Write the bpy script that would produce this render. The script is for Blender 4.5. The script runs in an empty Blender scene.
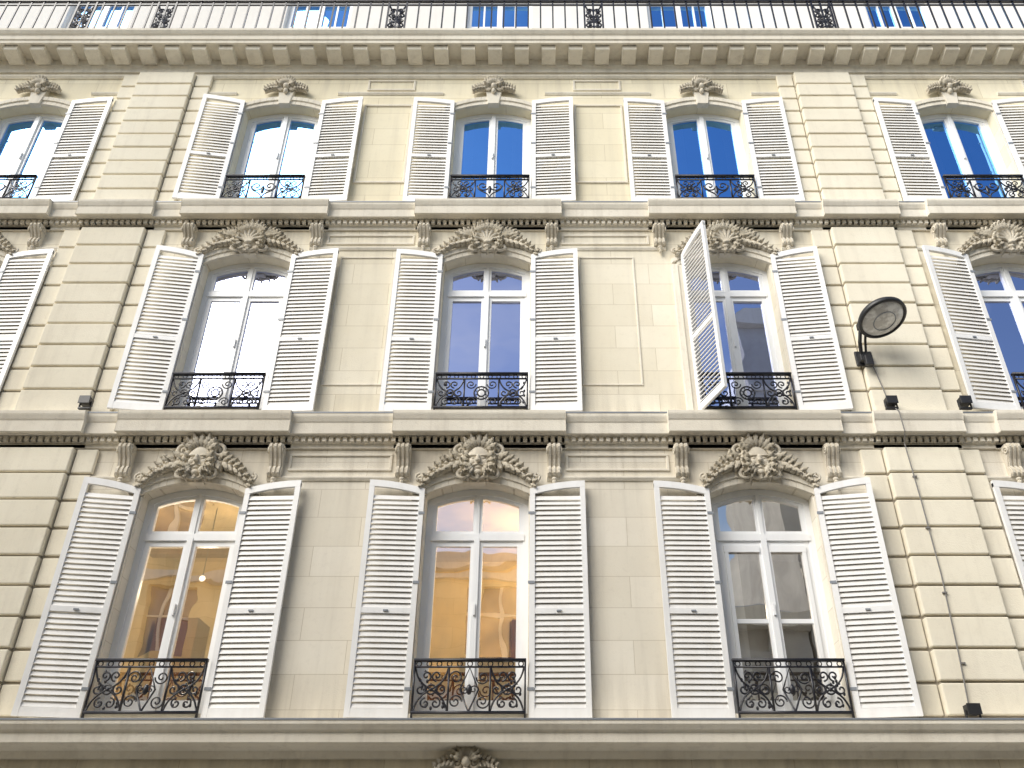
import bpy, math, random
from math import sin, cos, pi, radians
from mathutils import Vector, Matrix
random.seed(7)
scene = bpy.context.scene
scene.view_settings.view_transform = 'Standard'
scene.view_settings.look = 'None'
scene.view_settings.exposure = 0

# ------------------------------------------------------------------ helpers
def empty(name, loc=(0, 0, 0)):
    o = bpy.data.objects.new(name, None)
    o.location = loc
    scene.collection.objects.link(o)
    return o

class MB:
    def __init__(s): s.v = []; s.f = []
    def add(s, vs, fs):
        b = len(s.v); s.v += [tuple(p) for p in vs]
        s.f += [tuple(b + i for i in f) for f in fs]
    def quad(s, a, b, c, d): s.add([a, b, c, d], [(0, 1, 2, 3)])
    def box(s, x0, x1, y0, y1, z0, z1):
        s.add([(x0, y0, z0), (x1, y0, z0), (x1, y1, z0), (x0, y1, z0),
               (x0, y0, z1), (x1, y0, z1), (x1, y1, z1), (x0, y1, z1)],
              [(0, 3, 2, 1), (4, 5, 6, 7), (0, 1, 5, 4), (1, 2, 6, 5), (2, 3, 7, 6), (3, 0, 4, 7)])
    def profile(s, pts, x0, x1):
        n = len(pts)
        s.add([(x0, p[0], p[1]) for p in pts] + [(x1, p[0], p[1]) for p in pts],
              [(i, (i + 1) % n, n + (i + 1) % n, n + i) for i in range(n)] +
              [tuple(range(n)), tuple(range(2 * n - 1, n - 1, -1))])
    def tube(s, path, r, n=5, taper=None):
        P = [Vector(p) for p in path]
        m = len(P); vs = []; up0 = None
        for i in range(m):
            t = (P[min(i + 1, m - 1)] - P[max(i - 1, 0)])
            if t.length < 1e-9: t = Vector((0, 0, 1))
            t.normalize()
            if up0 is None:
                up0 = Vector((0, 1, 0)) if abs(t.y) < .8 else Vector((1, 0, 0))
            a = t.cross(up0)
            if a.length < 1e-4:
                a = t.cross(Vector((1, 0, 0.01)))
            a.normalize()
            b = t.cross(a); b.normalize()
            rr = r * (taper(i / (m - 1)) if taper else 1)
            for k in range(n):
                an = 2 * pi * k / n
                vs.append(P[i] + a * cos(an) * rr + b * sin(an) * rr)
        fs = []
        for i in range(m - 1):
            for k in range(n):
                fs.append((i * n + k, i * n + (k + 1) % n, (i + 1) * n + (k + 1) % n, (i + 1) * n + k))
        fs.append(tuple(range(n))); fs.append(tuple(range(m * n - 1, (m - 1) * n - 1, -1)))
        s.add(vs, fs)
    def ell(s, c, r, nu=12, nv=8):
        vs = [(c[0], c[1], c[2] - r[2])]
        for j in range(1, nv):
            a = -pi / 2 + pi * j / nv
            for i in range(nu):
                b = 2 * pi * i / nu
                vs.append((c[0] + r[0] * cos(a) * cos(b), c[1] + r[1] * cos(a) * sin(b), c[2] + r[2] * sin(a)))
        vs.append((c[0], c[1], c[2] + r[2]))
        fs = [(0, 1 + (i + 1) % nu, 1 + i) for i in range(nu)]
        for j in range(nv - 2):
            for i in range(nu):
                a = 1 + j * nu
                fs.append((a + i, a + (i + 1) % nu, a + nu + (i + 1) % nu, a + nu + i))
        l = 1 + (nv - 2) * nu; e = len(vs) - 1
        fs += [(l + i, l + (i + 1) % nu, e) for i in range(nu)]
        s.add(vs, fs)
    def lathe(s, prof, n=32, M=None):
        vs = []; fs = []; m = len(prof)
        for (r, z) in prof:
            for k in range(n):
                p = Vector((r * cos(2 * pi * k / n), r * sin(2 * pi * k / n), z))
                vs.append(M @ p if M else p)
        for i in range(m - 1):
            for k in range(n):
                fs.append((i * n + k, i * n + (k + 1) % n, (i + 1) * n + (k + 1) % n, (i + 1) * n + k))
        s.add(vs, fs)
    def leaf(s, bx, bz, ang, L, W, y0=.03, lift=.05, lobes=4, nu=13, nv=7):
        dx, dz = cos(ang), sin(ang); nx, nz = -dz, dx
        vs = []; fs = []
        for i in range(nu):
            t = i / (nu - 1)
            w = W * (sin(pi * min(1, t * .93 + .05)) ** .7) * (1 + .28 * cos(t * lobes * 2 * pi))
            if i == nu - 1: w *= .3
            for j in range(nv):
                u = -1 + 2 * j / (nv - 1)
                c = L * t - .25 * abs(u) * W * t
                yy = y0 + lift * (sin(pi * t * .85) ** .8 if t > 0 else 0) + .35 * lift * (1 - u * u) \
                    + (.22 * lift * cos(u * 2.6 * pi)) + (lift * .5 if t > .8 else 0)
                if abs(u) == 1: yy = y0 * .1
                vs.append((bx + dx * c + nx * u * w, -yy, bz + dz * c + nz * u * w))
        for i in range(nu - 1):
            for j in range(nv - 1):
                a = i * nv + j
                fs.append((a, a + 1, a + nv + 1, a + nv))
        s.add(vs, fs)
    def mesh(s, name, mat, smooth=False):
        me = bpy.data.meshes.new(name)
        me.from_pydata(s.v, [], s.f); me.update()
        if mat: me.materials.append(mat)
        if smooth:
            for p in me.polygons: p.use_smooth = True
        return me
    def obj(s, name, mat, parent=None, smooth=False, bevel=0, loc=None):
        o = bpy.data.objects.new(name, s.mesh(name, mat, smooth))
        scene.collection.objects.link(o)
        if parent: o.parent = parent
        if loc: o.location = loc
        if bevel:
            m = o.modifiers.new('b', 'BEVEL'); m.width = bevel; m.segments = 2
            m.limit_method = 'ANGLE'; m.angle_limit = radians(40)
        return o

# ------------------------------------------------------------------ materials
def newmat(name):
    m = bpy.data.materials.new(name); m.use_nodes = True
    nt = m.node_tree
    for n in list(nt.nodes): nt.nodes.remove(n)
    out = nt.nodes.new('ShaderNodeOutputMaterial')
    return m, nt, out

def mixc(nt, a, b, fac, mode='MIX'):
    m = nt.nodes.new('ShaderNodeMix'); m.data_type = 'RGBA'; m.blend_type = mode
    for sock, val in ((m.inputs[0], fac), (m.inputs[6], a), (m.inputs[7], b)):
        if hasattr(val, 'is_linked'): nt.links.new(val, sock)
        else: sock.default_value = val if not isinstance(val, tuple) else (*val, 1)[:4]
    return m.outputs[2]

def ramp(nt, src, p0, p1, c0=0., c1=1.):
    r = nt.nodes.new('ShaderNodeMapRange')
    r.inputs['From Min'].default_value = p0; r.inputs['From Max'].default_value = p1
    r.inputs['To Min'].default_value = c0; r.inputs['To Max'].default_value = c1
    nt.links.new(src, r.inputs['Value'])
    return r.outputs[0]

def mul(nt, a, b):
    m = nt.nodes.new('ShaderNodeMath'); m.operation = 'MULTIPLY'
    nt.links.new(a, m.inputs[0]); nt.links.new(b, m.inputs[1]); return m.outputs[0]

def noise(nt, vec, scale, detail=3, rough=.6):
    n = nt.nodes.new('ShaderNodeTexNoise')
    n.inputs['Scale'].default_value = scale; n.inputs['Detail'].default_value = detail
    n.inputs['Roughness'].default_value = rough
    nt.links.new(vec, n.inputs['Vector'])
    return n.outputs['Fac']

def stone(name, base, var, joints=True, bw=.95, bh=.33, jd=.74, zoff=0., grime=.2, bump=.35, stain=None):
    m, nt, out = newmat(name)
    bs = nt.nodes.new('ShaderNodeBsdfDiffuse')
    bs.inputs['Roughness'].default_value = .5
    geo = nt.nodes.new('ShaderNodeNewGeometry')
    pos = geo.outputs['Position']
    n1 = noise(nt, pos, 1.1, 3); n2 = noise(nt, pos, 14, 4, .7); n3 = noise(nt, pos, 80, 1, .6)
    mp = nt.nodes.new('ShaderNodeMapping'); mp.inputs['Scale'].default_value = (7, 7, .55)
    nt.links.new(pos, mp.inputs[0])
    n4 = noise(nt, mp.outputs[0], 1, 3, .65)
    sep = nt.nodes.new('ShaderNodeSeparateXYZ'); nt.links.new(pos, sep.inputs[0])
    col = mixc(nt, base, var, ramp(nt, n1, .35, .65))
    if joints:
        cb = nt.nodes.new('ShaderNodeCombineXYZ')
        nt.links.new(sep.outputs[0], cb.inputs[0])
        ad = nt.nodes.new('ShaderNodeMath'); ad.operation = 'ADD'; ad.inputs[1].default_value = zoff
        nt.links.new(sep.outputs[2], ad.inputs[0]); nt.links.new(ad.outputs[0], cb.inputs[1])
        br = nt.nodes.new('ShaderNodeTexBrick')
        br.inputs['Scale'].default_value = 1
        br.inputs['Mortar Size'].default_value = .004
        br.inputs['Mortar Smooth'].default_value = .3
        br.inputs['Brick Width'].default_value = bw
        br.inputs['Row Height'].default_value = bh
        br.inputs['Color1'].default_value = (1, 1, 1, 1)
        br.inputs['Color2'].default_value = (.92, .91, .885, 1)
        br.inputs['Mortar'].default_value = (jd, jd * .96, jd * .9, 1)
        nt.links.new(cb.outputs[0], br.inputs['Vector'])
        col = mixc(nt, col, br.outputs['Color'], 1.0, 'MULTIPLY')
    col = mixc(nt, col, (.44, .39, .32), ramp(nt, n4, .50, .82, 0, grime))
    col = mixc(nt, col, (.46, .41, .34), ramp(nt, n2, .53, .8, 0, grime * .8))
    if stain:
        for (za, zb, am) in stain:
            col = mixc(nt, col, (.40, .36, .30), mul(nt, ramp(nt, sep.outputs[2], za, zb, 0, am), ramp(nt, n4, .36, .62)))
    nt.links.new(col, bs.inputs['Color'])
    b = nt.nodes.new('ShaderNodeBump'); b.inputs['Strength'].default_value = bump
    b.inputs['Distance'].default_value = .008
    nt.links.new(n3, b.inputs['Height']); nt.links.new(b.outputs[0], bs.inputs['Normal'])
    nt.links.new(bs.outputs[0], out.inputs[0])
    return m

def paint(name, base, dirt, amt=.25, rough=.45, scale=9, metal=0.):
    m, nt, out = newmat(name)
    bs = nt.nodes.new('ShaderNodeBsdfPrincipled')
    bs.inputs['Roughness'].default_value = rough; bs.inputs['Metallic'].default_value = metal
    geo = nt.nodes.new('ShaderNodeNewGeometry')
    mp = nt.nodes.new('ShaderNodeMapping'); mp.inputs['Scale'].default_value = (1, 1, .3)
    nt.links.new(geo.outputs['Position'], mp.inputs[0])
    n1 = noise(nt, mp.outputs[0], scale, 3, .65)
    c = mixc(nt, base, dirt, ramp(nt, n1, .42, .8, 0, amt))
    nt.links.new(c, bs.inputs['Base Color'])
    nt.links.new(bs.outputs[0], out.inputs[0])
    return m

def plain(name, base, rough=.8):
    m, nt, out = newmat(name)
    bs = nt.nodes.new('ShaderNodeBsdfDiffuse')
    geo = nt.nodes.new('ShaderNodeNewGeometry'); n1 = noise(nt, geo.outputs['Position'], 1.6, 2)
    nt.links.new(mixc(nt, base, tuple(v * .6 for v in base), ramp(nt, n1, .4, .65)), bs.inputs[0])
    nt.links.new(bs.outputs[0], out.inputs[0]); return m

def glass(name, tint, fac, trans=(.85, .87, .88)):
    m, nt, out = newmat(name)
    g = nt.nodes.new('ShaderNodeBsdfGlossy'); g.inputs['Roughness'].default_value = .01
    g.inputs['Color'].default_value = (*tint, 1)
    t = nt.nodes.new('ShaderNodeBsdfTransparent'); t.inputs[0].default_value = (*trans, 1)
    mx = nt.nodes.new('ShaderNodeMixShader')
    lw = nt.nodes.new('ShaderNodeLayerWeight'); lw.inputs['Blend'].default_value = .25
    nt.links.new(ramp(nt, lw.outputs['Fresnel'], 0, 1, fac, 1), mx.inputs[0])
    nt.links.new(t.outputs[0], mx.inputs[1]); nt.links.new(g.outputs[0], mx.inputs[2])
    geo = nt.nodes.new('ShaderNodeNewGeometry')
    nz = noise(nt, geo.outputs['Position'], 2.2, 1, .4)
    b = nt.nodes.new('ShaderNodeBump'); b.inputs['Strength'].default_value = .15; b.inputs['Distance'].default_value = .02
    nt.links.new(nz, b.inputs['Height']); nt.links.new(b.outputs[0], g.inputs['Normal'])
    nt.links.new(mx.outputs[0], out.inputs[0])
    return m

def emis(name, col, st):
    m, nt, out = newmat(name)
    e = nt.nodes.new('ShaderNodeEmission'); e.inputs[0].default_value = (*col, 1); e.inputs[1].default_value = st
    nt.links.new(e.outputs[0], out.inputs[0]); return m

M_wall = {1: stone('stone_lower', (.88, .835, .735), (.84, .79, .69), stain=[(5.2, 6.1, .3), (3.75, 3.2, .3)]),
          2: stone('stone_middle', (.90, .85, .725), (.86, .805, .67), zoff=.1, stain=[(8.7, 9.4, .3), (7.0, 6.5, .3)]),
          3: stone('stone_upper', (.92, .86, .69), (.88, .815, .64), zoff=.2, stain=[(12.0, 12.7, .3), (10.2, 9.75, .25)])}
M_block = stone('stone_rusticated', (.90, .85, .72), (.84, .785, .655), joints=False, grime=.22)
M_trim = stone('stone_trim', (.87, .825, .725), (.78, .73, .63), joints=False, grime=.38)
M_carv = stone('stone_carving', (.76, .705, .60), (.64, .585, .48), joints=False, grime=.5, bump=.6)
M_joint = stone('stone_joint', (.50, .45, .37), (.40, .36, .30), joints=False, grime=.4)
M_shut = paint('shutter_paint', (.85, .845, .835), (.60, .57, .52), .3)
M_slat = paint('slat_paint', (.78, .765, .74), (.58, .54, .48), .4)
M_win = paint('window_paint', (.86, .87, .88), (.64, .62, .60), .2, rough=.3)
M_iron = paint('wrought_iron', (.012, .012, .018), (.05, .045, .045), .4, rough=.35)
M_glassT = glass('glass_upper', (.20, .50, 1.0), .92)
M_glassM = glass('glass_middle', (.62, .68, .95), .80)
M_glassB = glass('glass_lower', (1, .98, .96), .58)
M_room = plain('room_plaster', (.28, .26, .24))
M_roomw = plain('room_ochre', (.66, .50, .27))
M_curt = plain('sheer_curtain', (.75, .78, .82))
M_zinc = paint('zinc', (.26, .28, .31), (.16, .17, .18), .4, rough=.4)
M_dark = paint('black_plastic', (.02, .02, .022), (.06, .06, .06), .3)
M_oppg = paint('distant_glass', (.20, .22, .25), (.10, .10, .11), .5, rough=.1, scale=1)
M_asph = paint('asphalt', (.07, .07, .072), (.11, .108, .105), .8, rough=.9, scale=4)
M_pave = paint('paving', (.45, .43, .40), (.30, .29, .27), .6, rough=.9, scale=3)

# ------------------------------------------------------------------ building
B = empty('apartment_building')
CX = [-10.55, -7.45, -3.755, -.66, 2.435, 6.13, 9.23]
HW = .56
XL, XR = -12.6, 11.3
FL = {1: dict(z0=3.12, z1=6.10, sill=3.25, sp=5.54, cr=5.68, tr=5.10),
      2: dict(z0=6.10, z1=9.36, sill=6.59, sp=8.80, cr=8.95, tr=8.42),
      3: dict(z0=9.36, z1=12.9, sill=9.87, sp=11.71, cr=11.84, tr=None)}

def arch(fl, dx, hw=HW): return fl['cr'] - (fl['cr'] - fl['sp']) * (dx / hw) ** 2

def wall_with_openings(mb, xs, z0, z1, fl, depth, x0=XL, x1=XR, y=0.):
    cur = x0
    for c in xs:
        mb.quad((cur, y, z0), (c - HW, y, z0), (c - HW, y, z1), (cur, y, z1))
        mb.quad((c - HW, y, z0), (c + HW, y, z0), (c + HW, y, fl['sill']), (c - HW, y, fl['sill']))
        N = 14
        for i in range(N):
            a = -HW + 2 * HW * i / N; b = -HW + 2 * HW * (i + 1) / N
            za, zb = arch(fl, a), arch(fl, b)
            mb.quad((c + a, y, za), (c + b, y, zb), (c + b, y, z1), (c + a, y, z1))
            mb.quad((c + a, y, za), (c + b, y, zb), (c + b, y + depth, zb), (c + a, y + depth, za))
        for sg in (-1, 1):
            mb.quad((c + sg * HW, y, fl['sill']), (c + sg * HW, y + depth, fl['sill']),
                    (c + sg * HW, y + depth, fl['sp']), (c + sg * HW, y, fl['sp']))
        mb.quad((c - HW, y, fl['sill']), (c + HW, y, fl['sill']), (c + HW, y + depth, fl['sill']), (c - HW, y + depth, fl['sill']))
        cur = c + HW
    mb.quad((cur, y, z0), (x1, y, z0), (x1, y, z1), (cur, y, z1))

for k, fl in FL.items():
    mb = MB(); wall_with_openings(mb, CX, fl['z0'], fl['z1'], fl, .26)
    mb.obj('wall_storey', M_wall[k], B)

# windows
def window(c, k, fl, extra=False):
    yf, yb = .15, .21
    mb = MB(); s, sp = fl['sill'], fl['sp']
    def archbar(d0, d1, ya, yb2, x0=-HW, x1=HW, N=12):
        for i in range(N):
            a = x0 + (x1 - x0) * i / N; b = x0 + (x1 - x0) * (i + 1) / N
            za, zb = arch(fl, a), arch(fl, b)
            mb.add([(c + a, ya, za - d1), (c + b, ya, zb - d1), (c + b, yb2, zb - d1), (c + a, yb2, za - d1),
                    (c + a, ya, za - d0), (c + b, ya, zb - d0), (c + b, yb2, zb - d0), (c + a, yb2, za - d0)],
                   [(0, 3, 2, 1), (4, 5, 6, 7), (0, 1, 5, 4), (2, 3, 7, 6)])
    for sg in (-1, 1):
        a, b = sorted((c + sg * (HW - .001), c + sg * (HW - .065)))
        mb.box(a, b, yf, yb + .02, s, sp - .01)
    archbar(.001, .075, yf - .002, yb + .02)
    mb.box(c - HW + .002, c + HW - .002, yf + .002, yb + .018, s + .001, s + .07)
    tr = fl['tr']
    lt = tr - .03 if tr else None
    for sg in (-1, 1):
        xa, xb = c + sg * .035, c + sg * (HW - .06)
        topz = (lt if tr else fl['sp'] - .02)
        a, b = sorted((xb, c + sg * (HW - .125))); mb.box(a, b, yf + .012, yb + .01, s + .07, topz)
        a, b = sorted((c + sg * .012, c + sg * .065)); mb.box(a, b, yf + .010, yb + .01, s + .07, topz if tr else fl['cr'] - .08)
        a, b = sorted((c + sg * .06, c + sg * (HW - .12)))
        mb.box(a, b, yf + .015, yb + .008, s + .06, s + .17)
        if tr:
            mb.box(a, b, yf + .014, yb + .008, tr - .09, tr - .02)
        if extra:
            mb.box(a, b, yf + .017, yb + .006, s + .93, s + .975)
            a2, b2 = sorted((c + sg * (HW - .125), c + sg * (HW - .165))); mb.box(a2, b2, yf - .01, yb, s + .17, tr - .09)
            mb.box(a, b, yf - .012, yf + .013, tr - .16, tr - .088)
    mb.box(c - .03, c + .03, yf - .018, yf + .03, s + .06, (tr if tr else fl['cr'] - .06))
    mb.box(c - .01, c + .01, yf - .045, yf - .02, s + 1.0, s + 1.12)
    if tr:
        mb.box(c - HW + .05, c + HW - .05, yf - .012, yb + .02, tr - .03, tr + .045)
        for sg in (-1, 1):
            a, b = sorted((c + sg * (HW - .062), c + sg * (HW - .11))); mb.box(a, b, yf + .012, yb + .01, tr + .04, sp - .03)
            a, b = sorted((c + sg * .008, c + sg * .05)); mb.box(a, b, yf + .010, yb + .01, tr + .04, fl['cr'] - .08)
            a, b = sorted((c + sg * .05, c + sg * (HW - .1))); mb.box(a, b, yf + .014, yb + .008, tr + .045, tr + .085)
        mb.box(c - .02, c + .02, yf - .004, yf + .03, tr + .04, fl['cr'] - .06)
    archbar(.07, .115, yf + .015, yb + .01, -HW + .06, HW - .06)
    mb.obj('window_frame', M_win, B)
    gb = MB()
    gm = {1: M_glassB, 2: M_glassM, 3: M_glassT}[k]
    yg = .185
    def pane(x0, x1, z0, top):
        t1, t2 = random.uniform(-.007, .007), random.uniform(-.010, .010)
        N = 5
        for i in range(N):
            a = x0 + (x1 - x0) * i / N; b = x0 + (x1 - x0) * (i + 1) / N
            za, zb = top(a), top(b)
            f = lambda x, z: yg + t1 * (x - x0) / (x1 - x0) + t2 * (z - z0) / 1.5
            gb.quad((c + a, f(a, z0), z0), (c + b, f(b, z0), z0), (c + b, f(b, zb), zb), (c + a, f(a, za), za))
    tp = lambda x: arch(fl, x) - .09
    for sg in (-1, 1):
        x0, x1 = sorted((sg * .05, sg * (HW - .1)))
        if tr:
            pane(x0, x1, s + .12, lambda x: tr - .06)
            pane(x0, x1, tr + .06, tp)
        else:
            pane(x0, x1, s + .12, tp)
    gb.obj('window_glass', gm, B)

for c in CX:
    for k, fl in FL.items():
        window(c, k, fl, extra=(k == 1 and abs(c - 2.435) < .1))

# rooms behind
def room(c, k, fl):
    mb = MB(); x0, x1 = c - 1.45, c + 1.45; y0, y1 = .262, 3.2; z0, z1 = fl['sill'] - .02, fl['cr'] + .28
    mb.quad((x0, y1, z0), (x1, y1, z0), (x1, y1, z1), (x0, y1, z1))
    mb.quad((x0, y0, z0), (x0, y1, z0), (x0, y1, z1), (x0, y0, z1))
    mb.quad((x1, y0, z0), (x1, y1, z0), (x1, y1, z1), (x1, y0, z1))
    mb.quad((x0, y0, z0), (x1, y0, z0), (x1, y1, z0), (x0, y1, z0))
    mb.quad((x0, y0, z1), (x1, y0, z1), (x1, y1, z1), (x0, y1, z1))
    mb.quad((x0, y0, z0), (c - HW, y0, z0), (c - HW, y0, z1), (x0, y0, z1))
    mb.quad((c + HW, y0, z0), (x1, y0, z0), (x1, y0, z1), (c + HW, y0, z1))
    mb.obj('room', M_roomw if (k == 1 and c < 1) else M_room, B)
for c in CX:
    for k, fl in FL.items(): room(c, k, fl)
fu = MB()
c = CX[2]
fu.box(c - 1.3, c - .75, 2.7, 3.15, 3.3, 5.0)
for q in range(5): fu.box(c - .7 + q * .17, c - .6 + q * .17, 2.9, 3.1, 3.3, 4.5 + .1 * (q % 3))
fu.box(c + .35, c + .95, 3.12, 3.17, 4.5, 5.2)
fu.box(c - 1.4, c + 1.4, 2.2, 2.35, 5.7, 5.85)
c = CX[3]
fu.box(c - .9, c - .2, 2.9, 3.15, 3.3, 4.3); fu.box(c + .3, c + .9, 3.12, 3.17, 4.3, 5.1)
fu.box(c - .2, c + 1.0, 1.0, 1.5, 3.3, 4.05)
fu.obj('room_furniture', plain('walnut', (.16, .08, .04)), B)

def curtain(c, x0, x1, z0, z1, y=.34, pleat=.05, ph=0.):
    mb = MB(); N = 40
    for i in range(N):
        a = x0 + (x1 - x0) * i / N; b = x0 + (x1 - x0) * (i + 1) / N
        ya = y + .02 * sin(a / pleat * 2 + ph) + .012 * sin(a * 31 + ph); yb = y + .02 * sin(b / pleat * 2 + ph) + .012 * sin(b * 31 + ph)
        mb.quad((c + a, ya, z0), (c + b, yb, z0), (c + b, yb * .7 + y * .3, z1), (c + a, ya * .7 + y * .3, z1))
    mb.obj('curtain', M_curt, B, smooth=True)
for i, c in enumerate(CX):
    fl = FL[3]
    curtain(c, -HW, -.3 + .05 * (i % 3), fl['sill'], fl['cr'] + .1, ph=i)
    curtain(c, .33 - .06 * (i % 2), HW, fl['sill'], fl['cr'] + .1, ph=i * 2)
curtain(CX[2], .2, .6, 6.6, 9, ph=3)
curtain(CX[4], -.55, -.25, 3.3, 5.7, ph=4)

# shutters ------------------------------------------------------------
def shutter_mesh(H0, H1, w, side, opn=False):
    """hinge at x=0, free edge at x=side*w; H0 hinge height, H1 free-edge height"""
    f = MB(); g = MB()
    st = .056; t = .018
    def top(x): u = x / w; return H0 + (H1 - H0) * (1 - (1 - u) ** 2)
    def X(x): return side * x
    def bx(x0, x1, y0, y1, z0, z1, m=f):
        a, b = sorted((X(x0), X(x1))); m.box(a, b, y0, y1, z0, z1)
    bx(0, st, -t, t, 0, top(0) - .02); bx(w - st, w, -t, t, 0, top(w) - .03)
    bx(st, w - st, -t + .002, t - .002, 0, .085)
    zm = H0 * .42
    bx(st, w - st, -t + .002, t - .002, zm, zm + .055)
    N = 8
    for i in range(N):
        a = w * i / N; b = w * (i + 1) / N
        za, zb = top(a), top(b)
        vs = [(X(a), -t - .001, za - .075), (X(b), -t - .001, zb - .075), (X(b), t + .001, zb - .075), (X(a), t + .001, za - .075),
              (X(a), -t - .001, za), (X(b), -t - .001, zb), (X(b), t + .001, zb), (X(a), t + .001, za)]
        f.add(vs, [(0, 3, 2, 1), (4, 5, 6, 7), (0, 1, 5, 4), (2, 3, 7, 6), (0, 4, 7, 3), (1, 2, 6, 5)])
    z = .085
    pitch = .0565
    while z < top(0) - .10:
        if not (zm - pitch * .9 < z < zm + .05):
            dy = .0125; dz = .0275; zc = z + .03
            if opn: dy = .017; dz = -.012
            jit = random.uniform(-.002, .002)
            n = (.006, .0035)
            P = [(-dy, zc - dz + jit), (-dy + n[0], zc - dz + n[1] + jit), (dy, zc + dz), (dy - n[0], zc + dz - n[1])]
            if opn: P = [(-dy, zc - dz - .005), (-dy, zc - dz + .005), (dy, zc + dz + .005), (dy, zc + dz - .005)]
            vs = [(X(st - .004), p[0], p[1]) for p in P] + [(X(w - st + .004), p[0], p[1]) for p in P]
            g.add(vs, [(0, 1, 5, 4), (1, 2, 6, 5), (2, 3, 7, 6), (3, 0, 4, 7)])
        z += pitch
    l = MB()
    a, b = sorted((X(w * .46), X(w * .54))); l.box(a, b, -t - .012, -t - .001, zm + .018, zm + .034)
    for zz in (.25, H0 * .55, H0 - .3):
        a, b = sorted((X(-.015), X(.05))); l.box(a, b, -t - .006, -t - .0005, zz, zz + .03)
    return f.mesh('frame', M_shut), g.mesh('slats', M_slat), l.mesh('latch', M_zinc)

SH = {1: (3.21, 2.37, 2.46), 2: (6.55, 2.35, 2.43), 3: (9.83, 2.03, 2.08)}
SW = .60
cache = {}
for k in SH:
    for sd in (-1, 1):
        cache[(k, sd)] = shutter_mesh(SH[k][1], SH[k][2], SW, sd)
half_open = shutter_mesh(SH[2][1], SH[2][2], SW, -1, True)
special = {(2, 4, -1): 109}
wide = {(1, 2, -1): 11, (1, 4, 1): 10, (2, 2, -1): 9, (2, 4, 1): 7, (1, 3, -1): 4, (3, 2, -1): 8, (2, 5, -1): 9}
for k in SH:
    for i, c in enumerate(CX):
        for sd in (-1, 1):
            a = special.get((k, i, sd), wide.get((k, i, sd), random.uniform(1, 5)))
            sh = empty('shutter', (c + sd * (HW + .012), -.065, SH[k][0]))
            sh.rotation_euler = (0, 0, -sd * radians(a)); sh.parent = B
            for me, nm in zip(half_open if (k, i, sd) in special else cache[(k, sd)], ('frame', 'slats', 'latch')):
                o = bpy.data.objects.new('shutter_' + nm, me); scene.collection.objects.link(o); o.parent = sh

# ironwork ------------------------------------------------------------
def spiral(cx, cz, r, turns, a0, dr=1, n=26, y=0):
    return [(cx + r * (1 - t) ** .8 * cos(a0 + dr * t * turns * 2 * pi), y, cz + r * (1 - t) ** .8 * sin(a0 + dr * t * turns * 2 * pi))
            for t in [i / n * .93 for i in range(n + 1)]]
def circle(cx, cz, r, n=18, y=0):
    return [(cx + r * cos(2 * pi * i / n), y, cz + r * sin(2 * pi * i / n)) for i in range(n + 1)]
def scurve(x0, z0, x1, z1, b=.04, n=12):
    out = []
    for i in range(n + 1):
        t = i / n; dx, dz = x1 - x0, z1 - z0; L = math.hypot(dx, dz)
        o = b * sin(2 * pi * t)
        out.append((x0 + dx * t - dz / L * o, 0, z0 + dz * t + dx / L * o))
    return out

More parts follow.
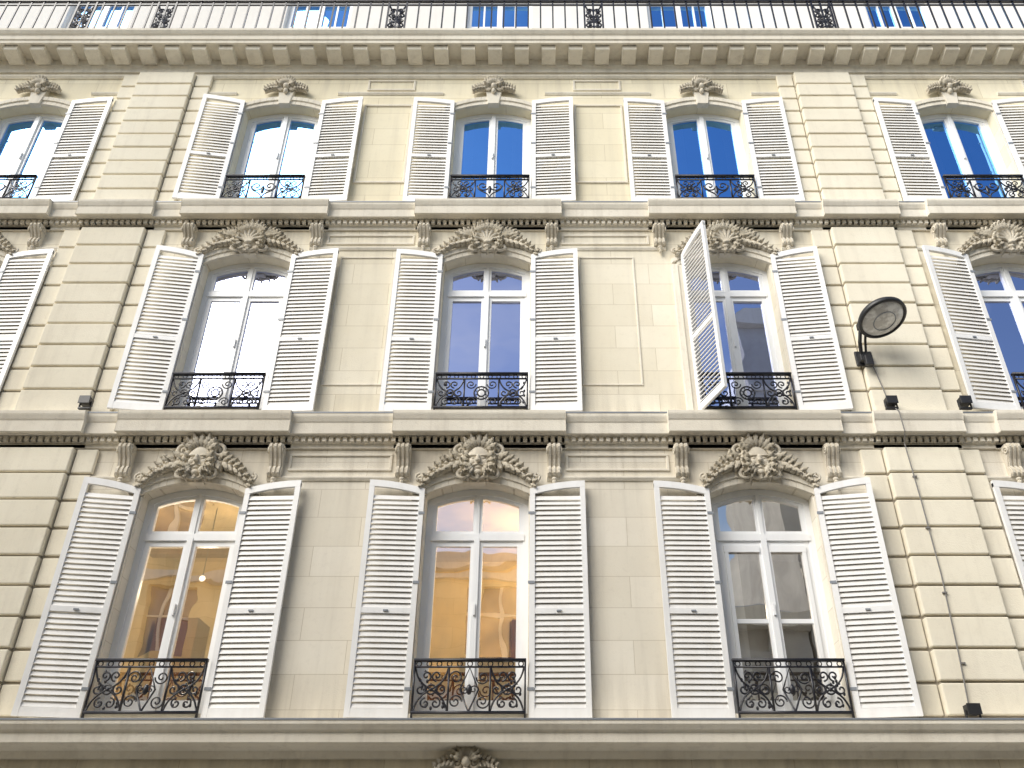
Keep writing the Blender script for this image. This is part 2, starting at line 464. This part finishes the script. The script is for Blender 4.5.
def railing(kind, H):
    m = MB(); w = .545; T = .010
    m.box(-w, w, -.024, .024, H - .026, H)
    m.box(-w, w, -.012, .012, .03, .055)
    m.box(-w, -w + .018, -.011, .011, -.02, H - .02); m.box(w - .018, w, -.011, .011, -.02, H - .02)
    z1 = H - .085
    m.box(-w + .018, w - .018, -.009, .009, z1, z1 + .015)
    n = 11 if kind != 3 else 9
    for i in range(n):
        x = -w + .05 + (2 * w - .1) * i / (n - 1)
        m.tube(circle(x, H - .047, .024, 10), .006, 4)
    zc = (.048 + z1) / 2; hh = (z1 - .048) / 2
    xs = [-w + .018, -.20, .20, w - .018]
    for x in xs[1:3]:
        m.box(x - .009, x + .009, -.010, .010, .048, z1)
    for sg in (-1, 1):
        pc = sg * .365
        m.tube(scurve(pc - .16, .05, pc + .16, z1, .035), T, 5)
        m.tube(scurve(pc + .16, .05, pc - .16, z1, -.035), T, 5)
        m.tube(circle(pc, zc, .045, 14), T, 5)
        for sx in (-1, 1):
            m.tube(spiral(pc + sx * .10, zc, .055, 1.4, pi / 2, sx), .009, 5)
        for sz in (-1, 1):
            m.tube(spiral(pc - .05, zc + sz * hh * .62, .05, 1.3, -sz * pi / 2, 1), .009, 5)
            m.tube(spiral(pc + .05, zc + sz * hh * .62, .05, 1.3, -sz * pi / 2, -1), .009, 5)
        m.ell((pc, 0, zc), (.02, .016, .02), 8, 6)
    if kind == 1:
        m.tube([(0, 0, .05), (.09, 0, zc), (0, 0, z1), (-.09, 0, zc), (0, 0, .05)], T, 5)
        for sg in (-1, 1):
            m.tube(spiral(sg * .13, zc + hh * .55, .065, 1.6, pi, sg), .008, 5)
            m.tube(spiral(sg * .13, zc - hh * .55, .065, 1.6, 0, -sg), .008, 5)
            m.tube(spiral(sg * .045, zc, .04, 1.3, 0, sg), .006, 5)
        m.ell((0, 0, zc), (.03, .02, .05), 8, 6)
    elif kind == 2:
        m.tube(circle(0, zc, .085, 20), T, 5)
        m.tube(circle(0, zc, .045, 16), T, 5)
        for a in range(8):
            aa = a * pi / 4 + pi / 8
            m.tube([(.045 * cos(aa), 0, zc + .045 * sin(aa)), (.085 * cos(aa), 0, zc + .085 * sin(aa))], .006, 4)
        for sg in (-1, 1):
            for sz in (-1, 1):
                m.tube(spiral(sg * .125, zc + sz * hh * .62, .06, 1.5, 0 if sg < 0 else pi, sg * sz), .008, 5)
    else:
        for sg in (-1, 1):
            m.tube(spiral(sg * .09, zc + hh * .3, .085, 1.5, pi / 2 * (1 + sg), sg), T, 5)
            m.tube(scurve(0, .05, sg * .17, zc + hh * .35, .02 * sg), T, 5)
        m.ell((0, 0, zc - .02), (.025, .018, .07), 8, 6)
    for i in range(22):
        x = random.choice((-1, 1)) * random.uniform(.22, .5); z = random.uniform(.08, z1 - .03)
        m.ell((x, 0, z), (.014, .008, .02), 6, 5)
    return m.mesh('railing', M_iron, True)
RL = {1: railing(1, .54), 2: railing(2, .51), 3: railing(3, .47)}
for c in CX:
    for k, fl in FL.items():
        o = bpy.data.objects.new('window_railing', RL[k]); scene.collection.objects.link(o)
        o.location = (c, -.095, fl['sill'] - .035); o.parent = B

# window surrounds, sills, carving -------------------------------------
tr = MB()
for c in CX:
    for k, fl in FL.items():
        wd = .15; N = 16
        for (d0, d1, p) in ((.003, wd * .55, .035), (wd * .5, wd, .055)):
            for i in range(N):
                a = -HW - d1 + 2 * (HW + d1) * i / N; b = -HW - d1 + 2 * (HW + d1) * (i + 1) / N
                za, zb = [min(fl['cr'], fl['cr'] - (fl['cr'] - fl['sp']) * (x / HW) ** 2) for x in (a, b)]
                tr.add([(c + a, -p, za + d0), (c + b, -p, zb + d0), (c + b, .02, zb + d0), (c + a, .02, za + d0),
                        (c + a, -p, za + d1), (c + b, -p, zb + d1), (c + b, .02, zb + d1), (c + a, .02, za + d1)],
                       [(0, 3, 2, 1), (4, 5, 6, 7), (0, 1, 5, 4), (0, 4, 7, 3), (1, 2, 6, 5)])
            for sg in (-1, 1):
                a, b = sorted((c + sg * (HW + d0), c + sg * (HW + d1)))
                tr.box(a, b, -p + .001, .02, fl['sill'] - .02, fl['sp'] - .03)
        tr.box(c - HW - .03, c + HW + .03, -.075, .14, fl['sill'] - .06, fl['sill'] + .003)
tr.obj('window_surrounds', M_trim, B, bevel=.006)

def ledge(z0, h, p, x0, x1, mb, dent=True, zs=0.):
    zt = z0 + h + zs
    pts = [(.05, z0 - zs), (-.03, z0 - zs), (-.03, z0 + .05), (-.06, z0 + .06), (-.06, z0 + .12), (-.11, z0 + .125), (-p + .03, z0 + .135 - zs),
           (-p + .03, z0 + .125 - zs), (-p, z0 + .125 - zs), (-p, z0 + h * .62), (-p - .012, z0 + h * .66), (-p - .03, z0 + h * .76), (-p - .035, z0 + h * .80),
           (-p - .035, zt - .05), (.05, zt)]
    mb.profile(pts, x0, x1)
dn = MB(); lg = MB()
for (z0, h) in ((6.10, .42), (9.37, .40)):
    ledge(z0, h, .15, XL, XR, lg)
    for c in CX: ledge(z0, h, .22, c - .97, c + .97, lg, zs=.003)
    x = XL + .03
    while x < XR - .05:
        dn.box(x, x + .045, -.095, -.045, z0 + .062, z0 + .121); x += .078
lg.profile([(.05, 2.86), (-.08, 2.86), (-.10, 2.92), (-.22, 2.955), (-.27, 2.965), (-.27, 3.05), (-.30, 3.07), (-.33, 3.115), (-.33, 3.15), (.05, 3.20)], XL, XR)
lg.profile([(.05, 2.60), (-.05, 2.60), (-.06, 2.66), (-.09, 2.70), (-.09, 2.74), (.05, 2.76)], XL, XR)
for z, p in ((5.735, .035), (9.06, .03), (12.10, .03), (12.46, .05)):
    xs = [XL] + [v for c in CX for v in (c - .76, c + .76)] + [XR]
    if z > 12.2: lg.profile([(.05, z - .03), (-p * .4, z - .03), (-p, z), (-p, z + .03), (.05, z + .05)], XL, XR)
    else:
        for i in range(0, len(xs), 2):
            lg.profile([(.05, z - .03), (-p * .4, z - .03), (-p, z), (-p, z + .02), (.05, z + .03)], xs[i], xs[i + 1])
lg.profile([(.55, 12.5), (-.05, 12.54), (-.05, 12.62), (-.08, 12.66), (-.09, 12.775), (-.37, 12.78), (-.37, 12.765), (-.40, 12.765), (-.40, 12.82),
            (-.42, 12.83), (-.42, 12.91), (-.445, 12.93), (-.475, 12.97), (-.475, 13.015), (.55, 13.03)], XL, XR)
lg.obj('ledges_and_cornice', M_trim, B, bevel=.004)
fs = MB()
for z, p in ((6.475, .190), (9.725, .190), (3.152, .336)):
    fs.box(XL, XR, -p, -p + .02, z - .004, z + .012)
fs.obj('lead_flashing', M_zinc, B)
x = XL + .1
md = MB()
while x < XR - .3:
    md.profile([(-.08, 12.665), (-.13, 12.645), (-.26, 12.67), (-.34, 12.695), (-.345, 12.775), (-.08, 12.777)], x, x + .21)
    x += .405
md.obj('modillions', M_trim, B, bevel=.008)
dn.obj('dentils', M_trim, B)

# consoles
cs = MB()
for c in CX:
    for (zt, zb) in ((6.13, 5.74), (9.40, 9.08)):
        for sg in (-1, 1):
            x = c + sg * .84; h = zt - zb
            pts = [(.02, zb), (-.05, zb), (-.075, zb + .03), (-.07, zb + .08), (-.05, zb + .12), (-.08, zb + h * .5), (-.13, zb + h * .68), (-.155, zb + h * .8), (-.15, zb + h * .9),
                   (-.12, zt - .02), (.02, zt - .02)]
            cs.profile(pts, x - .075, x + .075)
            pts2 = [(p[0] - .018 if p[0] < 0 else p[0], p[1]) for p in pts]
            pts2[0] = (.02, zb - .003)
            for dxx in (-.05, 0, .05):
                cs.profile([(a, b + .002) for a, b in pts2], x + dxx - .012, x + dxx + .012)
            for s2 in (-1, 1):
                cs.tube([(x + s2 * .078, -.105 + q[0], zt - .1 + q[2]) for q in spiral(0, 0, .05, 1.5, 0, 1)], .01, 5)
            for q in range(3):
                cs.ell((x, -.05, zb - .03 - q * .035), (.032 - q * .007, .03, .024), 8, 6)
cs.obj('consoles', M_carv, B, bevel=.004)

# raised panel frames
pf = MB()
def pframe(x0, x1, z0, z1, w=.028, p=.02):
    pf.box(x0, x1, -p, .01, z0, z0 + w); pf.box(x0, x1, -p, .01, z1 - w, z1)
    pf.box(x0, x0 + w, -p + .001, .01, z0 + w, z1 - w); pf.box(x1 - w, x1, -p + .001, .01, z0 + w, z1 - w)
gaps = [(CX[i], CX[i + 1]) for i in range(len(CX) - 1)]
for a, b in gaps:
    m = (a + b) / 2; narrow = (b - a) < 3.3
    w = (b - a) / 2 - .97 if narrow else .52
    pframe(m - w, m + w, 5.83, 6.04); pframe(m - w, m + w, 9.13, 9.30)
    if narrow:
        pframe(m - .36, m + .36, 6.95, 8.92, .022, .014)
        pframe(m - .36, m + .36, 10.25, 11.85, .03, .022)
        pframe(m - .36, m + .36, 12.17, 12.40, .03, .02)
pf.obj('panel_mouldings', M_trim, B, bevel=.005)

# rusticated piers
rb = MB(); bk = MB()
def pier(xc, hw):
    for (z0, z1, h) in ((3.22, 6.09, .318), (6.53, 9.36, .318), (9.78, 12.48, .282)):
        n = round((z1 - z0) / h); hh = (z1 - z0) / n
        for i in range(n):
            za, zb = z0 + i * hh + .013, z0 + (i + 1) * hh - .013
            rb.box(xc - hw * .62, xc + hw * .62, -.11 + random.uniform(-.003, .003), .0, za, zb)
            rb.box(xc - hw, xc - hw * .62 - .02, -.055, .0, za + .002, zb - .002)
            rb.box(xc + hw * .62 + .02, xc + hw, -.055, .0, za + .002, zb - .002)
        bk.box(xc - hw * .60, xc + hw * .60, -.070, .004, z0, z1)
        bk.box(xc - hw + .015, xc - hw * .60 - .001, -.025, .004, z0, z1)
        bk.box(xc + hw * .60 + .001, xc + hw - .015, -.025, .004, z0, z1)
pier((CX[1] + CX[2]) / 2, .67); pier((CX[4] + CX[5]) / 2, .67)
rb.obj('rusticated_blocks', M_block, B, bevel=.012)
bk.obj('pier_core', M_joint, B)
pl = MB()
for xc in ((CX[1] + CX[2]) / 2, (CX[4] + CX[5]) / 2):
    for (z0, h) in ((6.10, .42), (9.37, .40)): ledge(z0, h, .21, xc - .5, xc + .5, pl, zs=.004)
pl.obj('pier_ledges', M_trim, B, bevel=.004)

# carved cartouches
def carving(kind):
    m = MB()
    if kind in (1, 2):
        m.ell((0, -.05, 0), (.145, .075, .19))
        m.tube([(.165 * cos(a) * (1 + .08 * cos(4 * a)), -.07, .215 * sin(a)) for a in [i * 2 * pi / 28 for i in range(29)]], .024, 6)
        if kind == 1:
            m.ell((0, -.125, .0), (.024, .04, .055)); m.ell((0, -.15, -.025), (.03, .024, .02))
            m.ell((0, -.10, -.095), (.035, .025, .018))
        else:
            for i in range(7):   # scallop shell
                a = radians(12 + 26 * i)
                m.tube([(.02 * cos(a), -.11, -.09 + .02 * sin(a)), (.08 * cos(a), -.145, -.07 + .10 * sin(a)), (.145 * cos(a), -.12, -.06 + .20 * sin(a))], .026, 6, lambda t: .45 + .65 * t)
            m.ell((0, -.12, -.10), (.045, .04, .03))
        for s in (-1, 1):
            if kind == 1:
                m.ell((s * .06, -.115, .045), (.042, .02, .014)); m.ell((s * .055, -.11, .015), (.022, .016, .013))
                m.ell((s * .07, -.10, -.035), (.036, .03, .04))
                m.tube([(s * x, -.12, z) for x, z in ((.01, -.06), (.05, -.075), (.085, -.06), (.10, -.03))], .012, 5)
                for q in range(3):
                    a = radians(215 + 18 * q); a = a if s < 0 else pi - a
                    m.leaf(s * .05, -.05 - .02 * q, a, .11, .02, .08, .05, 2)
            m.tube([(s * (.20 + q[0]), -.06 + q[1], .13 + q[2]) for q in spiral(0, 0, .085, 1.7, pi, -1)], .022, 6, lambda t: 1.1 - .5 * t)
            m.tube([(s * (.17 + q[0]), -.06, -.14 + q[2]) for q in spiral(0, 0, .07, 1.6, pi, 1)], .02, 6, lambda t: 1.1 - .5 * t)
            for i in range(4):
                a = radians(35 - 28 * i); a = a if s > 0 else pi - a
                m.leaf(s * .08, .02 - .03 * i, a, .13, .025, .07, .05, 2)
        m.ell((0, -.09, -.15), (.045, .04, .035))
        nfan = 7 if kind == 1 else 9
        for i in range(nfan):
            a = radians(20 + 140 * i / (nfan - 1))
            m.leaf(.07 * cos(a), .13 + .03 * sin(a), a, .20 - .05 * abs(cos(a)), .036, .05, .055, 3)
        for i in range(5):
            a = radians(200 + 140 * i / 4)
            m.leaf(.08 * cos(a), -.12, a, .13, .03, .04, .05, 2)
        for s in (-1, 1):
            n = 7
            for i in range(n):
                x = .2 + .062 * i; z = (.03 if kind == 1 else .06) - .0095 * i * i * .55 - .015 * i
                sc = 1 - .075 * i
                for up in (-1, 1):
                    a = radians(up * (42 - 3 * i)) - radians(16)
                    if s < 0: a = pi - a
                    m.leaf(s * x, z + up * .01, a + random.uniform(-.15, .15), .155 * sc, .034 * sc, .03, .05 * sc, 3)
                m.ell((s * (x + .03), -.06, z + .005), (.022 * sc, .022, .022 * sc), 8, 6)
            pts = [(s * (.18 + .48 * t), -.035, (.03 if kind == 1 else .06) - .02 - .25 * t * t) for t in [i / 12 for i in range(13)]]
            m.tube(pts, .02, 6, lambda t: 1.2 - .8 * t)
            m.tube([(s * (.63 + q[0]), -.04, -.19 + q[2]) for q in spiral(0, 0, .05, 1.3, pi / 2, -1)], .014, 5)
        if kind == 2:
            for s in (-1, 1):
                for i in range(4):
                    a = radians(8 + 16 * i); a = a if s > 0 else pi - a
                    m.leaf(s * .16, .08, a, .26 - .03 * i, .035, .04, .05, 4)
    else:
        for i in range(9):
            a = radians(10 + 160 * i / 8)
            m.leaf(.02 * cos(a), -.02, a, .17, .022, .06, .05, 2)
        m.ell((0, -.07, -.03), (.055, .05, .05))
        m.ell((0, -.05, -.11), (.04, .04, .05))
        for s in (-1, 1):
            m.tube([(s * (.10 + q[0]), -.05, -.04 + q[2]) for q in spiral(0, 0, .055, 1.5, pi, 1)], .017, 6)
            for i in range(5):
                x = .12 + .052 * i; z = -.01 - .004 * i * i
                for up in (-1, 1):
                    a = radians(up * 38 - 10); a = a if s > 0 else pi - a
                    m.leaf(s * x, z, a, .10 * (1 - .08 * i), .024, .03, .04, 3)
            m.tube([(s * (.1 + .26 * t), -.03, -.01 - .08 * t * t) for t in [i / 8 for i in range(9)]], .014, 5)
    return m.mesh('carving', M_carv, True)
CV = {k: carving(k) for k in (1, 2, 3)}
for i, c in enumerate(CX):
    for k, z in ((1, 5.9), (2, 9.12), (3, 12.17)):
        o = bpy.data.objects.new('carved_cartouche', CV[k]); scene.collection.objects.link(o)
        o.location = (c, -.045, z); o.parent = B
        o.scale = (random.uniform(.97, 1.02), 1, 1)
        if k == 2: o.scale = (1.04, 1, .85)
        if k == 3: o.scale = (.85, 1, 1)
o = bpy.data.objects.new('carved_keystone', CV[3]); scene.collection.objects.link(o)
o.location = (CX[3], -.06, 2.86); o.parent = B; o.scale = (.8, 1, 1)

kb = MB()
for c in CX:
    for k, fl in FL.items():
        z0, z1 = fl['cr'] - .02, fl['cr'] + (.42 if k < 3 else .36)
        kb.add([(c - .08, -.07, z0), (c + .08, -.07, z0), (c + .13, -.07, z1), (c - .13, -.07, z1),
                (c - .08, .02, z0), (c + .08, .02, z0), (c + .13, .02, z1), (c - .13, .02, z1)],
               [(0, 1, 2, 3), (0, 4, 5, 1), (1, 5, 6, 2), (3, 2, 6, 7), (0, 3, 7, 4)])
kb.obj('keystones', M_trim, B, bevel=.006)

# ground floor --------------------------------------------------------
gf = dict(sill=.25, sp=2.28, cr=2.50)
mb = MB(); wall_with_openings(mb, CX, 0, 3.0, gf, .3)
mb.obj('ground_floor_wall', M_wall[2], B)
gw = MB(); gg = MB()
for c in CX:
    gw.box(c - HW, c - HW + .07, .2, .27, .25, 2.3); gw.box(c + HW - .07, c + HW, .2, .27, .25, 2.3)
    gw.box(c - .04, c + .04, .2, .27, .25, 2.45); gw.box(c - HW, c + HW, .205, .265, 1.9, 1.98); gw.box(c - HW, c + HW, .205, .265, .25, .4)
    gg.quad((c - HW, .24, .3), (c + HW, .24, .3), (c + HW, .24, 2.5), (c - HW, .24, 2.5))
gw.obj('ground_floor_frames', M_win, B); gg.obj('ground_floor_glass', M_dark, B)

# attic, balcony ------------------------------------------------------
AX = [-10.6, -7.52, -3.76, -.66, 2.435, 6.2, 9.3]
fa = dict(sill=13.12, sp=15.25, cr=15.27)
mb = MB(); wall_with_openings(mb, AX, 13.02, 15.9, fa, .2, y=.5)
mb.obj('attic_wall', stone('attic_render', (.90, .89, .87), (.87, .85, .82), joints=False, grime=.08), B)
aw = MB(); ag = MB(); ar = MB()
for c in AX:
    for xx in (-HW, -.045, HW - .08): aw.box(c + xx, c + xx + (.09 if xx == -.045 else .08), .6, .66, 13.12, 15.25)
    for sg in (-1, 1): aw.box(c + sg * .27 - .015, c + sg * .27 + .015, .615, .65, 13.2, 15.2)
    aw.box(c - HW, c + HW, .602, .658, 13.12, 13.26)
    aw.box(c - HW, c + HW, .602, .658, 14.5, 14.56); aw.box(c - HW, c + HW, .602, .658, 15.17, 15.25)
    ag.quad((c - HW, .64, 13.15), (c + HW, .64, 13.15), (c + HW, .64, 15.25), (c - HW, .64, 15.25))
    ar.box(c - HW - .1, c + HW + .1, .69, 2, 13.1, 15.4)
aw.obj('attic_frames', M_win, B); ag.obj('attic_glass', M_glassT, B); ar.obj('attic_room', M_room, B)
br = MB(); yb = -.36; zt = 13.86; zb = 13.07
br.box(XL, XR, yb - .025, yb + .025, zt - .035, zt); br.box(XL, XR, yb - .014, yb + .014, zb, zb + .025)
br.box(XL, XR, yb - .012, yb + .012, zt - .12, zt - .102)
PX = [-10.0, -7.05, -5.8, -2.19, .86, 4.42, 8.0]
x = XL + .1
while x < XR:
    if min(abs(x - p) for p in PX) > .15:
        br.box(x - .011, x + .011, yb - .010, yb + .010, zb - .04, zt - .03)
    x += .19
for p in PX:
    for s in (-1, 1):
        br.box(p + s * .14 - .013, p + s * .14 + .013, yb - .015, yb + .015, zb - .04, zt)
        for zz in (.18, .42):
            br.tube([(a, yb, b) for a, _, b in spiral(p + s * .065, zb + zz, .065, 1.5, 0 if s < 0 else pi, s)], .014, 5)
            br.tube([(a, yb, b) for a, _, b in spiral(p + s * .065, zb + zz + .1, .055, 1.5, 0 if s < 0 else pi, -s)], .014, 5)
    br.tube([(a, yb, b) for a, _, b in circle(p, zb + .32, .07)], .016, 5)
    br.box(p - .014, p + .014, yb - .011, yb + .011, zb, zt - .03)
    br.tube([(p - .13, yb, zb + .02), (p, yb, zb + .32), (p - .13, yb, zt - .12)], .015, 5)
    br.tube([(p + .13, yb, zb + .02), (p, yb, zb + .32), (p + .13, yb, zt - .12)], .015, 5)
br.obj('balcony_railing', M_iron, B)
rf = MB()
rf.profile([(.35, 15.9), (.25, 15.9), (.25, 16.05), (.45, 16.08), (1.6, 18.6), (8, 19.2), (12, 19.2), (12, 15.9)], XL, XR)
rf.obj('mansard_roof', M_zinc, B)
bd = MB(); bd.box(XL, XR, 3.6, 12, 0, 15.9)
bd.box(XL, XL + .25, .02, 3.6, 0, 12.9); bd.box(XR - .25, XR, .02, 3.6, 0, 12.9)
bd.obj('building_body', M_block, B)

# lower-room lamps; the middle one is added to make its pane golden
for (lx, ly, lz, en) in ((CX[2] - .25, 1.3, 5.05, 130), (CX[3] + .9, 1.8, 5.4, 190), (CX[4] - .2, 1.2, 4.75, 25)):
    pb = MB()
    pb.ell((lx, ly, lz), (.035, .035, .035), 12, 8); pb.obj('lamp_and_fill_bulb', emis('lamp_and_fill_glow', (1, .85, .6), 5), B, True)
    pc = MB(); pc.tube([(lx, ly, lz + .03), (lx, ly, 5.95)], .006, 5); pc.obj('lamp_and_fill_cord', M_dark, B)
    ld = bpy.data.lights.new('room_lamp_and_fill', 'POINT'); ld.energy = en; ld.color = (1, .82, .58); ld.shadow_soft_size = .1
    lo = bpy.data.objects.new('room_lamp_and_fill', ld); scene.collection.objects.link(lo); lo.location = (lx, ly, lz - .16); lo.parent = B

# small spotlights on ledges
for (x, z) in ((4.02, 6.53), (4.86, 6.53), (4.05, 3.18), (-5.15, 6.53)):
    e = empty('ledge_spotlight', (x, -.2, z))
    s = MB(); s.box(-.055, .055, -.05, .05, .035, .125); s.box(-.065, .065, -.062, -.05, .03, .13)
    s.box(-.07, -.06, -.015, .015, 0, .08); s.box(.06, .07, -.015, .015, 0, .08); s.box(-.07, .07, -.02, .02, -.02, .004)
    s.obj('housing', M_dark, e, bevel=.004)

# wall street lamp -----------------------------------------------------
L = empty('wall_street_lamp', (4.02, -.52, 7.56))
R = Matrix.Rotation(radians(-18), 4, 'X') @ Matrix.Rotation(radians(-8), 4, 'Y')
hb = MB()
hb.lathe([(.0, .17), (.08, .165), (.15, .13), (.21, .09), (.265, .05), (.285, .02), (.285, -.02), (.27, -.035), (.250, -.03), (.245, -.005)], 40, R)
hb.obj('housing', M_dark, L, True)
ln = MB(); ln.lathe([(.247, -.015), (.22, -.04), (.13, -.065), (.0, -.075)], 40, R)
gm, nt, out = newmat('lamp_lens')
bs = nt.nodes.new('ShaderNodeBsdfPrincipled'); bs.inputs['Roughness'].default_value = .15
g2 = nt.nodes.new('ShaderNodeNewGeometry'); wv = noise(nt, g2.outputs['Position'], 9, 3)
nt.links.new(mixc(nt, (.88, .87, .84), (.55, .53, .50), ramp(nt, wv, .4, .6)), bs.inputs['Base Color'])
nt.links.new(bs.outputs[0], out.inputs[0])
ln.obj('lens', gm, L, True)
ri = MB()
ri.tube([R @ Vector((.13 * cos(a), .13 * sin(a), -.068)) for a in [i * 2 * pi / 24 for i in range(25)]], .006, 5)
ri.obj('reflector_ring', M_zinc, L, True)
am = MB()
o_ = -.09
am.tube([(-.08 + o_, .42, -.30), (-.10 + o_, .34, -.27), (-.12 + o_, .26, -.16), (-.11 + o_, .2, -.04), (-.08, .15, .05)], .024, 8)
am.tube([(-.02 + o_, .42, -.30), (-.04 + o_, .34, -.25), (-.05 + o_, .26, -.13), (-.04 + o_, .18, .0), (-.03, .1, .1)], .016, 8)
am.box(-.15 + o_, .05 + o_, .40, .43, -.40, -.2)
am.box(-.12 + o_, .02 + o_, .33, .40, -.37, -.26)
am.box(-.09 + o_, -.0 + o_, .28, .34, -.46, -.33)
am.box(-.14 + o_, -.06 + o_, .16, .22, -.03, .05)
am.obj('bracket', M_dark, L, bevel=.006)

cb = MB()
pts = [(3.95, -.125, 7.2), (4.0, -.125, 6.9), (4.05, -.125, 6.56), (4.05, -.20, 6.53), (4.06, -.265, 6.45), (4.07, -.26, 6.2), (4.09, -.14, 6.1), (4.12, -.122, 5.4), (4.13, -.122, 4.6), (4.1, -.122, 3.8), (4.07, -.122, 3.3), (4.06, -.2, 3.22)]
cb.tube(pts, .007, 6)
for z in (5.7, 5.1, 4.4, 3.7): cb.box(4.095, 4.14, -.132, -.108, z, z + .015)
cb.obj('lamp_cable', paint('cable_grey', (.22, .21, .20), (.15, .14, .13), .4), None)

# opposite buildings (seen mirrored in the glass) ------------------------
YO = -12.2
Mo = stone('stone_opposite', (.92, .76, .46), (.86, .68, .38), bw=1.2, bh=.4)  # golden base colour stands in for sunlight missing from these walls
Mo2 = stone('stone_opposite_grey', (.62, .60, .56), (.50, .48, .45), joints=False)
def opp(name, x0, x1, h, mat, step=2.6):
    e = empty(name); a = MB(); g = MB(); t = MB()
    nfl = int(h // 3.0); n = max(1, int((x1 - x0) // step)); dx = (x1 - x0) / n
    a.box(x0, x1, YO - 8, YO - .25, 0, h)
    for i in range(n + 1):
        xa = x0 + i * dx
        a.box(max(x0, xa - dx * .32), min(x1, xa + dx * .32), YO - .25, YO, 0, h)
    for f in range(nfl + 1):
        z = f * 3.0
        for i in range(n):
            xa = x0 + (i + .32) * dx; xb = x0 + (i + .68) * dx
            top = min(h, z + 1.0)
            if z < h:
                a.box(xa, xb, YO - .25, YO - .004, z, top)
                if z + 2.7 < h:
                    g.quad((xa, YO - .2, top), (xb, YO - .2, top), (xb, YO - .2, z + 2.8), (xa, YO - .2, z + 2.8))
                    t.box((xa + xb) / 2 - .05, (xa + xb) / 2 + .05, YO - .2, YO - .14, top, z + 2.8)
                    t.box(xa, xb, YO - .199, YO - .15, z + 2.0, z + 2.08)
                    a.box(xa, xb, YO - .25, YO - .006, z + 2.75, min(h, z + 3))
        if 0 < z < h: t.box(x0, x1, YO, YO + .15, z - .1, z + .08)
    t.box(x0 - .05, x1 + .05, YO - .3, YO + .35, h, h + .3)
    a.obj('walls', mat, e); g.obj('glass', M_oppg, e); t.obj('trim', M_trim, e)
    r = MB(); r.profile([(YO - .3, h + .3), (YO - 1.6, h + .9), (YO - 7, h + 1), (YO - 8, h + .3)], x0, x1); r.obj('roof', M_zinc, e)
opp('apartment_building', -22, -5.2, 12.2, Mo)
opp('apartment_building', -5.1, 3.4, 9.2, Mo)
opp('apartment_building', 3.5, 6.3, 7.6, Mo2)
opp('apartment_building', 6.4, 10.2, 17.2, Mo2)
opp('apartment_building', 10.3, 24, 11.0, Mo)

# ground -----------------------------------------------------------------
def slab(name, x0, x1, y0, y1, z0, z1, mat, bevel=0):
    m = MB(); m.box(x0, x1, y0, y1, z0, z1); return m.obj(name, mat, bevel=bevel)
m = MB(); m.quad((-300, -300, -.13), (300, -300, -.13), (300, 300, -.13), (-300, 300, -.13)); m.obj('ground', M_pave)
m = MB(); m.quad((-60, -10, -.126), (60, -10, -.126), (60, -2.2, -.126), (-60, -2.2, -.126)); m.obj('road', M_asph)
slab('pavement', -60, 60, -2.05, 0.3, -.128, -.002, M_pave)
slab('pavement', -60, 60, YO - .3, -10.15, -.128, -.002, M_pave)
slab('kerb', -60, 60, -2.2, -2.05, -.128, .004, M_trim, .01)
slab('kerb', -60, 60, -10.15, -10.0, -.128, .004, M_trim, .01)

# ------------------------------------------------------------------ light
EL = 37
az = Vector((-.70, -.714))
sv = Vector((az.x * cos(radians(EL)), az.y * cos(radians(EL)), sin(radians(EL))))
sun = bpy.data.lights.new('sun', 'SUN'); sun.energy = 5.0; sun.angle = radians(45); sun.color = (1, .96, .88)
so = bpy.data.objects.new('sun', sun); scene.collection.objects.link(so)
so.rotation_euler = sv.to_track_quat('Z', 'Y').to_euler(); so.location = (-12, -8, 25)
w = bpy.data.worlds.new('World'); scene.world = w; w.use_nodes = True
nt = w.node_tree
for n in list(nt.nodes): nt.nodes.remove(n)
o = nt.nodes.new('ShaderNodeOutputWorld'); b = nt.nodes.new('ShaderNodeBackground'); b.inputs[1].default_value = .15
sk = nt.nodes.new('ShaderNodeTexSky'); sk.sky_type = 'NISHITA'; sk.sun_disc = False
sk.sun_elevation = radians(EL); sk.sun_rotation = math.atan2(sv.x, sv.y) % (2 * pi)
tc = nt.nodes.new('ShaderNodeTexCoord')
mp = nt.nodes.new('ShaderNodeMapping'); mp.inputs['Scale'].default_value = (1, 1, 2.2); nt.links.new(tc.outputs['Generated'], mp.inputs[0])
cn = noise(nt, mp.outputs[0], 3.2, 4, .6)
nt.links.new(mixc(nt, sk.outputs[0], (5.6, 5.7, 6.0), ramp(nt, cn, .55, .76, 0, .5)), b.inputs[0])
nt.links.new(b.outputs[0], o.inputs[0])

# ------------------------------------------------------------------ camera
cam = bpy.data.cameras.new('camera'); co = bpy.data.objects.new('camera', cam); scene.collection.objects.link(co)
co.location = (0, -8.6, 1.6); co.rotation_euler = (radians(122), 0, 0)
cam.sensor_width = 36; cam.lens = 857 / 1024 * 36; cam.shift_x = -26 / 1024
cam.clip_end = 1000; cam.clip_start = .05
scene.camera = co
